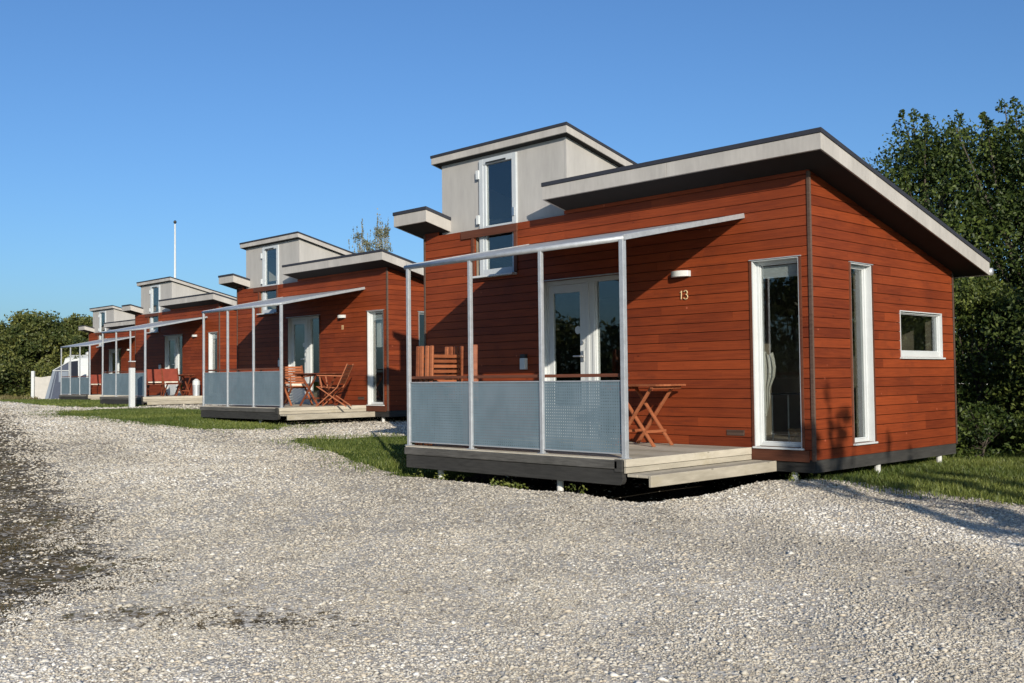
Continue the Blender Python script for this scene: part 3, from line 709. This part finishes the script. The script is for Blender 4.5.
cab=empty('cabin',(0,0,-Z0));build_cabin(cab)
CABS=[(0,0,0,0),(-12.361,3.701,.245,-.3),(-25.323,6.67,.349,-.78),(-38.927,10.372,.289,-.93)]
labels=['nearest red timber cabin, numbered 13, with roof tower and screened terrace',
 'second red timber cabin, its tall front window half covered by a white blind',
 'third red timber cabin, standing behind the white post on the lawn',
 'farthest red timber cabin, beside the blue-grey tent and white caravan']
roots=[cab]
for i in(1,2,3):
    c=copy_tree(cab);x,y,z,r=CABS[i];c.location=(x,y,z-Z0);c.rotation_euler=(0,0,R(r));roots.append(c)
for c,l in zip(roots,labels): tag(c,l,'cabin','row of red timber cabins')
number(cab,'13')
number(roots[1],'11')
# blind in the second cabin's front window, curtain in the first
bl=MB();bl.box((-.71,.236,1.30),(-.19,.242,2.07));bl.build('roller_blind',M['white'],roots[1],shift=(0,0,Z0))
def W(i,p):
    x,y,z,r=CABS[i];r=R(r);c,s=math.cos(r),math.sin(r)
    return (c*p[0]-s*p[1]+x,s*p[0]+c*p[1]+y,p[2]+z)

# ------------------------------------------------------------------ furniture
def garden_chair(label,cat='chair',loc=(0,0,0),rz=0,mat='teak',group=None,cushion=False,cloth=False):
    """folding armchair facing local +x"""
    e=empty('garden_chair',loc,rz)
    w=.25
    for s in(-1,1):
        l=MB();l.bar((.30,s*w,.0),(-.17,s*w,.41),.022,.042,(0,1,0));l.bar((-.17,s*w,.41),(-.40,s*w,.92),.022,.042,(0,1,0));l.build('leg',M[mat],e,bevel=.003)
        l=MB();l.bar((-.36,s*(w-.035),.0),(.27,s*(w-.035),.43),.022,.042,(0,1,0));l.build('leg',M[mat],e,bevel=.003)
        a=MB();a.bar((-.30,s*(w+.012),.655),(.26,s*(w+.012),.675),.05,.022);a.bar((.22,s*(w-.01),.665),(.17,s*(w-.02),.40),.022,.03,(1,0,0));a.build('armrest',M[mat],e,bevel=.004)
    st=MB()
    if cloth: pass
    for k in range(7):
        x=.27-.07*k; st.box((x-.028,-w+.012,.425-.006*k),(x+.028,w-.012,.443-.006*k))
    st.build('seat',M[mat],e,bevel=.002)
    b=MB()
    d=Vector((-.23,0,.51)).normalized();p0=Vector((-.17,0,.41))
    if cloth:
        a=p0+d*.10;c=p0+d*.54;b.bar(a+Vector((-.0,0,0)),c,2*w-.03,.012,(1,0,.4))
    else:
        for k in range(7):
            c=p0+d*(.12+.065*k);b.bar(c+Vector((0,-w+.012,0)),c+Vector((0,w-.012,0)),.05,.014,(1,0,.45))
    b.build('backrest',M['redcloth'] if cloth else M[mat],e,bevel=.002)
    if cushion:
        q=MB();q.box((-.17,-.22,.445),(.26,.22,.50));q.build('seat_cushion',M['cushion'],e,bevel=.018)
    return tag(e,label,cat,group)
def garden_table(label,loc,rz,L=.8,Wd=.62,mat='teak',group=None,h=.72):
    e=empty('garden_table',loc,rz)
    t=MB();n=int(Wd/.07)
    for k in range(n):
        y=-Wd/2+Wd*(k+.5)/n;t.box((-L/2,y-Wd/n/2+.003,h-.022),(L/2,y+Wd/n/2-.003,h))
    t.box((-L/2+.06,-Wd/2+.02,h-.055),(-L/2+.10,Wd/2-.02,h-.023));t.box((L/2-.10,-Wd/2+.02,h-.055),(L/2-.06,Wd/2-.02,h-.023))
    t.build('table_top',M[mat],e,bevel=.003)
    for s in(-1,1):
        y=s*(Wd/2-.09)
        l=MB();l.bar((-L*.34,y,0),(L*.34,y,h-.03),.022,.045,(0,1,0));l.build('leg',M[mat],e,bevel=.003)
        l=MB();y-=s*.03;l.bar((L*.34,y,0),(-L*.34,y,h-.03),.022,.045,(0,1,0));l.build('leg',M[mat],e,bevel=.003)
    c=MB();c.bar((L*.2,-Wd/2+.1,.17),(L*.2,Wd/2-.1,.17),.03,.03);c.bar((-L*.2,-Wd/2+.1,.17),(-L*.2,Wd/2-.1,.17),.03,.03);c.build('stretcher',M[mat],e)
    return tag(e,label,'table',group)
def folded_chair(label,loc,rz,lean=0.0,group=None):
    """folded slatted chair standing on end, its plane along local y"""
    e=empty('folded_chair',loc,rz);e.rotation_euler=(0,R(lean),rz)
    w=.24
    for s in(-1,1):
        f=MB();f.bar((0,s*w,0),(0,s*w,1.22),.062,.03,(0,1,0));f.build('back_stile',M['teak'],e,bevel=.012)
        f=MB();f.bar((.032,s*(w-.04),.02),(.028,s*(w-.04),.80),.04,.024,(1,0,0));f.build('leg',M['teak'],e,bevel=.004)
    b=MB()
    for k in range(7):
        z=.70+.062*k;b.box((-.006,-w+.02,z),(.006,w-.02,z+.038))
    b.build('backrest',M['teak'],e,bevel=.002)
    b=MB()
    for k in range(6):
        z=.18+.06*k;b.box((.035,-w+.05,z),(.049,w-.05,z+.05))
    b.build('seat',M['teak'],e,bevel=.002)
    return tag(e,label,'chair',group)
FG='folded chairs stored behind the nearest terrace screen'
folded_chair('leftmost folded wooden chair, standing against the corner post of the nearest terrace',(-4.275,-1.79,0),R(2),2,FG)
folded_chair('second folded wooden chair from the corner post in the leaning stack',(-4.185,-1.80,0),R(1),2,FG)
folded_chair('third folded wooden chair from the corner post in the leaning stack',(-4.085,-1.80,0),R(2),2,FG)
folded_chair('foremost folded wooden chair of the stack, showing its slatted back',(-3.98,-1.81,0),R(0),2,FG)
folded_chair('folded wooden chair standing alone beside the second terrace post',(-3.66,-1.62,0),R(48),1,FG)
garden_table('folding wooden table with crossed legs against the wall of the nearest cabin',(-1.97,-.43,0),0,L=.80,Wd=.58)
c2=CABS[1]
garden_table('dark wooden garden table between two chairs on the second terrace',W(1,(-1.50,-.80,0)),R(0),L=1.0,Wd=.7,mat='teakdark',h=.73)
garden_chair('wooden folding armchair seen from the side, right of the table on the second terrace',loc=W(1,(-.72,-.95,0)),rz=R(-140),mat='teak',group='chairs on the second terrace')
garden_chair('wooden armchair with cream cushion beside the corner post of the second terrace',loc=W(1,(-2.45,-.75,0)),rz=R(-12),mat='teak',group='chairs on the second terrace',cushion=True)
garden_chair('red backed chair next to the corner post of the third terrace',loc=W(2,(-2.62,-1.0,0)),rz=R(150),mat='teakdark',cloth=True,group='chairs on the third terrace',cushion=True)
garden_chair('red backed chair farther from the post on the third terrace, nearer the bin',loc=W(2,(-1.32,-1.0,0)),rz=R(140),mat='teakdark',cloth=True,group='chairs on the third terrace',cushion=True)
garden_table('small dark table behind the two red backed chairs',W(2,(-1.75,-.42,0)),0,L=.8,Wd=.5,mat='teakdark')
bn=empty('pedal_bin',W(2,(-.93,-.35,0)))
b=MB();b.tube([(0,0,0),(0,0,.42)],[.13,.14],14);b.build('body',M['galv'],bn,smooth=False)
b=MB();b.tube([(0,0,.422),(0,0,.58),(0,0,.66)],[.145,.14,.05],14);b.build('lid',M['white'],bn)
bn.scale=(.85,.85,.85)
tag(bn,'grey bin with white lid by the wall of the third cabin','bin')
garden_chair('red backed chair on the farthest terrace',loc=W(3,(-2.75,-1.1,0)),rz=R(150),mat='teakdark',cloth=True,cushion=True)
# things inside the nearest cabin, seen through the tall front window
st=empty('side_table',(-.78,.95,-.02))
b=MB();b.box((-.22,-.2,.60),(.28,.2,.615));b.build('table_top',M['steel'],st)
for px,py in((-.2,-.18),(.26,-.18),(-.2,.18),(.26,.18)):
    b=MB();b.tube([(px,py,0),(px,py,.60)],.010,6);b.build('leg',M['steel'],st)
tag(st,'thin metal side table inside the nearest cabin','table')
b=MB();b.box((-.09,-.08,0),(.09,.08,.16));o=b.build('white_box',M['white'],None,bevel=.01);o.location=(-.56,.93,.5952);tag(o,'small white box on the metal table indoors','box')
bk=empty('basket',(-.38,.42,-.02));b=MB();b.tube([(0,0,0),(0,0,.20)],[.11,.15],14);b.build('body',M['wicker'],bk);b=MB();b.tube([(.152*math.cos(t),.152*math.sin(t),.21) for t in np.linspace(0,6.283,17)],.014,6,cap=False);b.build('rim',M['wicker'],bk)
tag(bk,'wicker basket on the floor inside the tall front window','basket')
cu=MB();n=18
ws=[(.36,.03),(.46,.075),(.56,.10),(.63,.085),(.69,.11),(.80,.17),(.90,.185),(1.0,.165),(1.06,.14)]
def cpt(a,k):
    z,wd=ws[k]
    return (-.745+.72*wd*a+.004*math.sin(z*9),.215+.016*math.sin(a*17+z*3)*min(1,wd/.1)+.03*a,z+.02*math.sin(a*7)*(1 if k in(0,8) else 0))
for i in range(n):
    for k in range(len(ws)-1): cu.add([cpt(i/n,k),cpt((i+1)/n,k),cpt((i+1)/n,k+1),cpt(i/n,k+1)],[(0,1,2,3)],.5)
cu.build('curtain',M['curtain'],cab,shift=(0,0,Z0),smooth=True,fix=False)

# ------------------------------------------------------------------ far things on the left
def place(name,x,y,rz=0,dz=0): return empty(name,(x,y,Zg(x,y)+dz),rz)
bo=place('bollard_post',-25.24,3.68)
b=MB();b.box((-.075,-.075,-.05),(.075,.075,1.22));b.build('body',M['white'],bo,bevel=.012)
b=MB();b.box((-.078,-.078,1.222),(.078,.078,1.40));p=b.build('outlet_box',M['brown'],bo,bevel=.006)
b=MB();b.box((-.085,-.085,1.402),(.085,.085,1.43));b.build('cap',M['white'],bo,bevel=.006)
tag(bo,'white power post with brown head standing on the lawn','power post')
fp=place('flagpole',-60.1,22.16)
b=MB();b.tube([(0,0,0),(0,0,5),(0,0,11.55)],[.11,.09,.055],10);b.build('pole',M['white'],fp,smooth=True)
b=MB();b.tube([(0,0,11.56),(0,0,11.62),(0,0,11.74),(0,0,11.80)],[.03,.10,.10,.03],10);b.build('finial',M['black'],fp,smooth=True)
tag(fp,'tall white bare flagpole behind the third cabin','flagpole')
# caravan
cv=place('caravan',-50.2,13.0,R(44))
prof=[(-2.2,.45),(-2.35,.9),(-2.2,1.7),(-1.95,2.12),(-1.5,2.30),(1.6,2.30),(2.1,2.15),(2.35,1.5),(2.3,.75),(2.1,.45)]
b=MB();b.prism(prof,lambda a,z,d:(d,a,z),-1.05,1.05);b.build('body',M['white'],cv,bevel=.06)
for y0,y1,z0,z1 in((-1.6,-.6,1.15,1.75),(.3,1.4,1.15,1.75)):
    for s in(-1,1):
        b=MB();b.box((s*1.052,y0,z0),(s*1.075,y1,z1));b.build('window',M['black'],cv,bevel=.01)
for y in(-1.4,.7):
    b=MB();b.tube([(.1,y,2.30),(.1,y,2.42),(.1,y,2.46)],[.26,.26,.18],14);b.build('roof_vent',M['white'],cv,smooth=False)
for s in(-1,1):
    b=MB();b.tube([(s*.82,0,.33),(s*1.03,0,.33)],.33,18);w=b.build('wheel',M['black'],cv)
    b=MB();b.tube([(s*1.031,0,.33),(s*1.045,0,.33)],.2,14);b.build('rim',M['steel'],w)
b=MB();b.bar((0,2.3,.45),(0,3.4,.42),.1,.1);b.build('drawbar',M['steel'],cv)
b=MB();b.tube([(0,3.2,0),(0,3.2,.37)],.04,8);b.build('jockey_wheel',M['steel'],cv)
tag(cv,'white touring caravan seen through the farthest terrace frame','caravan')
# awning tent in front of it
tn=place('awning_tent',-46.6,9.55,R(45))
# local x runs to the right in the photo, y away from the viewer
A=[(-.78,0,0),(-.38,0,1.42),(.42,0,1.86),(.52,0,1.87),(.54,0,0)]
Bk=[(x*1.0+.03,.7,z+(.05 if z>0 else 0)) for x,y,z in A]
b=MB();nn=5
b.add(A+Bk,[(0,1,2,3,4),(5,6,7,8,9)]+[(i,i+5,(i+1)%5+5,(i+1)%5) for i in range(4)],.5);b.build('canvas',M['canvas'],tn)
b=MB()
b.add([(-.80,-.012,.0),(-.62,-.012,.0),(-.26,-.012,1.40),(-.40,-.012,1.42)],[(0,1,2,3)],.5);b.build('trim_band',M['canvaspale'],tn)
b=MB();b.add([(-.52,-.014,.02),(-.48,-.014,.02),(-.18,-.014,1.45),(-.21,-.014,1.43)],[(0,1,2,3)],.5);b.build('trim_band',M['canvaspale'],tn)
b=MB();b.add([(-.1,-.014,.85),(.36,-.014,.88),(.36,-.014,1.38),(-.1,-.014,1.36)],[(0,1,2,3)],.5);b.build('window',M['canvaspale'],tn)
for pp in([(-.39,-.02,1.43),(.42,-.02,1.87)],[(.39,-.02,1.42),(-.36,-.02,1.42)],[(.42,-.02,0),(.42,-.02,1.84)]):
    b=MB();b.tube(pp,.02,6);b.build('frame_pole',M['white'],tn)
tag(tn,'blue-grey awning tent with sloping side beside the caravan','tent')
wb=place('windbreak',-47.95,8.7,R(44))
b=MB();b.box((-.07,-.07,-.05),(.07,.07,1.42));b.build('post',M['white'],wb,bevel=.01)
b=MB();zs=[(0.09,1.14),(.4,1.10),(.8,1.16),(1.02,1.18)]
for (x0,h0),(x1,h1) in zip(zs,zs[1:]): b.add([(x0,.0,.03),(x1,.03,.03),(x1,.03,h1),(x0,.0,h0),(x0,.02,.03),(x1,.05,.03),(x1,.05,h1),(x0,.02,h0)],[(0,1,2,3),(7,6,5,4),(3,2,6,7),(0,4,5,1),(0,3,7,4),(1,5,6,2)],.5)
b.build('screen_cloth',M['windcloth'],wb)
tag(wb,'white windbreak cloth on a white post left of the tent','windbreak')

# ------------------------------------------------------------------ trees and shrubs
def foliage(clusters,leaf,rngl,flat=.35):
    """clusters: (centre, radii, count, tint shift). Returns leaf quads."""
    C_=[];T_=[]
    for c,rad,n,ts in clusters:
        p=rngl.normal(0,1,(n,3)); r=np.linalg.norm(p,axis=1,keepdims=True)
        p=p/r*np.cbrt(rngl.random((n,1)))**.8
        C_.append(p*np.array(rad)+np.array(c)); T_.append(np.full(n,ts)+rngl.normal(0,.17,n))
    P=np.concatenate(C_);T=np.clip(np.concatenate(T_),0,1);n=len(P)
    # random frames
    a=rngl.normal(0,1,(n,3));a/=np.linalg.norm(a,axis=1,keepdims=True)
    q=rngl.normal(0,1,(n,3));q[:,2]*=1.2;b=np.cross(a,q);b/=np.linalg.norm(b,axis=1,keepdims=True)+1e-9
    nrm=np.cross(a,b)
    L=leaf*rngl.uniform(.6,1.35,n)[:,None];Wd=L*rngl.uniform(.42,.65,n)[:,None]
    v0=P-a*L*.5;v2=P+a*L*.5;v1=P+b*Wd*.5+nrm*L*.08;v3=P-b*Wd*.5+nrm*L*.08
    V=np.stack([v0,v1,v2,v3],1).reshape(-1,3)
    Fc=(np.array([(0,1,2),(0,2,3)])[None]+(np.arange(n)*4)[:,None,None]).reshape(-1,3)
    return V,Fc,np.repeat(T,2)
def crown_obj(clusters,leaf,mat,parent,seed):
    V,Fc,T=foliage(clusters,leaf,np.random.default_rng(seed))
    o=mass_mesh('crown',V,Fc,T,M[mat]);o.parent=parent;return o
def tree(name,x,y,h,spread,label,cat='tree',seed=1,n_cl=90,leaves=220,leaf=.09,mat='leaf',crown_base=.18,shoots=10,bark='bark',trunk_r=.13,group=None,dens=1.0,shape=1.0,cr=(.10,.22),top=.88):
    r=random.Random(seed);root=empty(name,(x,y,Zg(x,y)-.03))
    cl=[];tips=[]
    for k in range(n_cl):
        u=r.random();z=crown_base*h+(h*top-crown_base*h)*u
        env=spread*(math.sin(math.pi*min(1,(.16+u*.80)))**.7)*shape*(.75+.5*r.random())
        an=r.random()*6.283;rr=env*math.sqrt(r.random())
        c=(math.cos(an)*rr,math.sin(an)*rr,z)
        s=spread*r.uniform(*cr)*2
        cl.append((c,(s,s,s*r.uniform(.5,.9)),int(leaves*r.uniform(.5,1.4)*dens),r.uniform(.08,.85)))
        if r.random()<.4: tips.append(c)
    for k in range(shoots):                     # upright shoots breaking the outline
        an=r.random()*6.283;rr=spread*r.uniform(.05,.85);ht=h*r.uniform(.78,1.02)*(1-.18*rr/spread)
        bx_,by_=math.cos(an)*rr,math.sin(an)*rr;lx,ly=r.uniform(-.15,.15),r.uniform(-.15,.15)
        L=h*r.uniform(.14,.28)
        for j in range(8):
            t=j/7;jt=.16*spread*(1.15-t);w_=r.uniform(.45,1.25)*(.07*spread*(1.25-t)+.045)
            cl.append(((bx_+lx*t+r.uniform(-jt,jt),by_+ly*t+r.uniform(-jt,jt),ht-L*(1-t)+r.uniform(-.05,.05)),(w_,w_,L*.09),int(leaves*.13*r.uniform(.5,1.3)),r.uniform(.3,.85)))
        tips.append((bx_+lx,by_+ly,ht))
    tr=MB();segs=[(0,0,0),(r.uniform(-.06,.06),r.uniform(-.06,.06),h*.2),(r.uniform(-.12,.12),r.uniform(-.12,.12),h*.45),(r.uniform(-.2,.2),r.uniform(-.2,.2),h*.8)]
    tr.tube(segs,[trunk_r*1.25,trunk_r,trunk_r*.7,trunk_r*.2],9,.5)
    for c in tips:
        zb=min(max(h*.12,c[2]*r.uniform(.3,.6)),h*.6);t=zb/h
        b0=Vector((segs[1][0]*t*2,segs[1][1]*t*2,zb));c=Vector(c);mid=(b0+c)/2+Vector((r.uniform(-.1,.1)*spread,r.uniform(-.1,.1)*spread,-.04*h))
        tr.tube([b0,mid,c],[trunk_r*.34,trunk_r*.2,trunk_r*.05],5,.5,cap=False)
    tr.build('trunk',M[bark],root,smooth=True,fix=False)
    crown_obj(cl,leaf,mat,root,seed+100)
    return tag(root,label,cat,group)
RG='trees behind the nearest cabin'
tree('leafy_tree',-2.45,8.9,6.35,2.15,'tall leafy tree rising behind the low eave of the nearest cabin',seed=3,n_cl=150,leaves=340,leaf=.074,group=RG,shoots=22,mat='leaf2',top=.86)
tree('leafy_tree',-.6,8.9,6.2,2.05,'bushy dark tree at the right picture edge behind the nearest cabin',seed=6,n_cl=150,leaves=340,leaf=.074,group=RG,shoots=20,mat='leaf2',top=.86)
tree('leafy_tree',1.5,9.2,5.5,2.0,'dense dark tree partly cut off by the right picture edge',seed=9,n_cl=135,leaves=330,leaf=.078,group=RG,shoots=14,top=.85)
for i,(x,y,h,s,l) in enumerate([(-.75,6.3,3.0,1.15,'leafy shrub directly behind the back corner of the nearest cabin'),(.95,5.7,3.1,1.15,'dark leafy shrub at the right picture edge above the grass'),(2.6,6.6,3.4,1.3,'tall shrub just beyond the right picture edge'),(-2.6,6.4,3.2,1.2,'shrub hidden low behind the back wall of the nearest cabin')]):
    tree('shrub',x,y,h,s,l,'shrub',seed=20+i,n_cl=95,leaves=230,leaf=.07,mat='leafshrub',crown_base=.03,shoots=5,trunk_r=.05,group='shrubs along the back of the nearest cabin')
# low weeds at the wall foot
tree('low_bush',-.05,4.6,.85,.55,'low straggly bush at the foot of the rear corner','bush',seed=31,n_cl=26,leaves=70,leaf=.06,mat='leaf2',crown_base=.02,shoots=8,trunk_r=.015)
tree('low_bush',.9,4.75,.75,.6,'low straggly bush in the grass before the dark shrub','bush',seed=32,n_cl=26,leaves=70,leaf=.06,mat='leaf2',crown_base=.02,shoots=8,trunk_r=.015)
# trees outside the right of the frame: they throw the shade on the end wall, the grass and the gravel
SG='trees shading the nearest cabin from the right'
for i,(x,y,h,sp,ns) in enumerate([(8.9,-5.75,4.9,.28,3),(9.1,-5.25,5.4,.30,3),(9.3,-4.3,4.3,.35,4),(9.0,-3.5,4.0,.40,4)]):
    tree('sapling',x,y,h,sp,'slender sapling outside the frame, number of thin stems throwing streaky shade' if 0 else ['slim sapling nearest the viewer, outside the right edge','tallest slim sapling outside the right edge','middle sapling in the row outside the right edge','short full sapling outside the right edge'][i],'tree',seed=140+i,n_cl=14,leaves=70,leaf=.11,crown_base=.3,shoots=ns,trunk_r=.045,group=SG)
for i,(x,y,h,sp,l) in enumerate([(8.6,-4.9,3.0,1.0,'low shrub under the saplings outside the frame'),(8.8,-3.2,2.9,1.0,'rounded shrub beside the saplings outside the frame'),(8.3,-1.2,2.7,1.1,'shrub outside the frame level with the grass')]):
    tree('shrub',x,y,h,sp,l,'shrub',seed=150+i,n_cl=34,leaves=90,leaf=.11,crown_base=.05,shoots=5,trunk_r=.04,group=SG)
tree('leafy_tree',9.2,3.2,6.6,2.2,'large tree outside the frame, farther back on the right','tree',seed=43,n_cl=80,leaves=180,leaf=.12,crown_base=.1,shoots=6,group=SG)
tree('leafy_tree',7.0,5.6,6.0,1.9,'large tree outside the frame behind the grass','tree',seed=44,n_cl=80,leaves=180,leaf=.12,crown_base=.1,shoots=6,group=SG)
# left hedge
HG='overgrown hedge of tall shrubs on the left'
for i,(x,y,h,s,l) in enumerate([(-53.5,7.6,4.7,2.6,'big green shrub at the left picture edge'),(-51.6,9.9,4.9,2.4,'tallest big shrub behind the white windbreak'),(-51.8,12.6,4.7,2.3,'big shrub rising behind the tent and caravan'),(-51.8,15.2,4.4,2.3,'big shrub half hidden by the farthest terrace frame'),(-51.0,17.6,4.3,2.0,'shrub end just left of the farthest roof tower'),(-56,4.4,4.6,2.7,'big shrub beyond the left picture edge'),(-55.5,11.8,4.6,2.6,'shrub of the second hedge row behind the windbreak'),(-58,8.5,4.9,2.8,'shrub of the second hedge row at the picture edge')]):
    tree('hedge_shrub',x,y,h,s,l,'shrub',seed=60+i,n_cl=190,leaves=150,leaf=.17,mat='leafhedge',crown_base=.02,shoots=8,trunk_r=.1,group=HG,cr=(.09,.17),shape=1.1)
# distant thin trees over the second cabin roof
PG='distant slender trees over the second roof'
for i,(u,v,s_,l) in enumerate([(-.1485,.1235,.85,'distant narrow grey tree, leftmost over the second cabin roof'),(-.1405,.117,.5,'distant thin bare tree between two taller ones'),(-.1305,.134,.8,'distant tallest pale tree with leafy top over the second roof'),(-.1225,.131,.6,'distant pale tree at the right of the slender group')]):
    D=92;p=CAM+(F+R2*u+U2*v)*D;zb=Zg(p.x,p.y)
    tree('slender_tree',p.x,p.y,p.z-zb,s_*1.15,l,'tree',seed=80+i,n_cl=18,leaves=70,leaf=.16,mat='leafpale',crown_base=.45,shoots=16,trunk_r=.10,bark='barkpale',group=PG,cr=(.14,.30))
# shrubs across the drive, seen only as reflections in the panes
for i,(x,y,h,s,l) in enumerate([(-17.5,-14.5,2.9,2.5,'lowest broad shrub across the drive'),(-14.2,-16.3,3.4,2.4,'broad shrub across the drive opposite the first terrace'),(-11.2,-18.2,4.6,2.4,'tall shrub across the drive opposite the front window'),(-8.2,-20,4.8,2.5,'tallest shrub across the drive'),(-5.0,-21.5,4.6,2.5,'tall shrub across the drive behind the viewer'),(-21.5,-12.5,3.0,2.5,'broad shrub across the drive farther left')]):
    tree('hedge_shrub',x,y,h,s,l,'shrub',seed=90+i,n_cl=70,leaves=90,leaf=.2,mat='leafhedge',crown_base=.02,shoots=3,trunk_r=.08,group='shrubs across the drive')
# a few weeds under the terrace edges
def weeds(pts,label):
    cl=[((x,y,Zg(x,y)+.05),(.07,.05,.06),26,random.uniform(.4,.9)) for x,y in pts]
    V,Fc,T=foliage(cl,.035,np.random.default_rng(5));o=mass_mesh('weeds',V,Fc,T,M['grass']);tag(o,label,'weeds',kind='stuff')
weeds([(random.uniform(-4.2,-.6),random.gauss(-2.15,.10)) for k in range(13)]+[(random.uniform(-.6,-.1),random.uniform(-.2,.3)) for k in range(4)],'small weeds growing along the terrace edge')

# ------------------------------------------------------------------ light and sky
sd=Vector((1.55,-1.0,.597)).normalized()
el=math.asin(sd.z);az=math.atan2(sd.x,sd.y)
w=bpy.data.worlds.new('World');SC.world=w;w.use_nodes=True;nt=w.node_tree
bg=nt.nodes['Background'];sky=nt.nodes.new('ShaderNodeTexSky');sky.sky_type='NISHITA';sky.sun_disc=False
sky.sun_elevation=el;sky.sun_rotation=az;sky.air_density=1.0;sky.dust_density=1.3;sky.ozone_density=3.0;sky.altitude=0
tn_=nt.nodes.new('ShaderNodeMix');tn_.data_type='RGBA';tn_.blend_type='MULTIPLY';tn_.inputs[0].default_value=1;tn_.inputs[7].default_value=(.72,1.01,1.33,1)
nt.links.new(sky.outputs[0],tn_.inputs[6]);nt.links.new(tn_.outputs[2],bg.inputs[0]);bg.inputs[1].default_value=.093
sl=bpy.data.lights.new('sun','SUN');so=bpy.data.objects.new('sun',sl);COL.objects.link(so)
sl.energy=5.0;sl.angle=R(.5);sl.color=(1,.91,.77)
so.rotation_euler=(-sd).to_track_quat('-Z','Y').to_euler()
so.location=(20,-15,15)
SC.view_settings.view_transform='Standard';SC.view_settings.look='None';SC.view_settings.gamma=1;SC.view_settings.exposure=.18
SC.view_settings.use_curve_mapping=False
SC.cycles.max_bounces=8;SC.cycles.transparent_max_bounces=16;SC.cycles.use_denoising=True
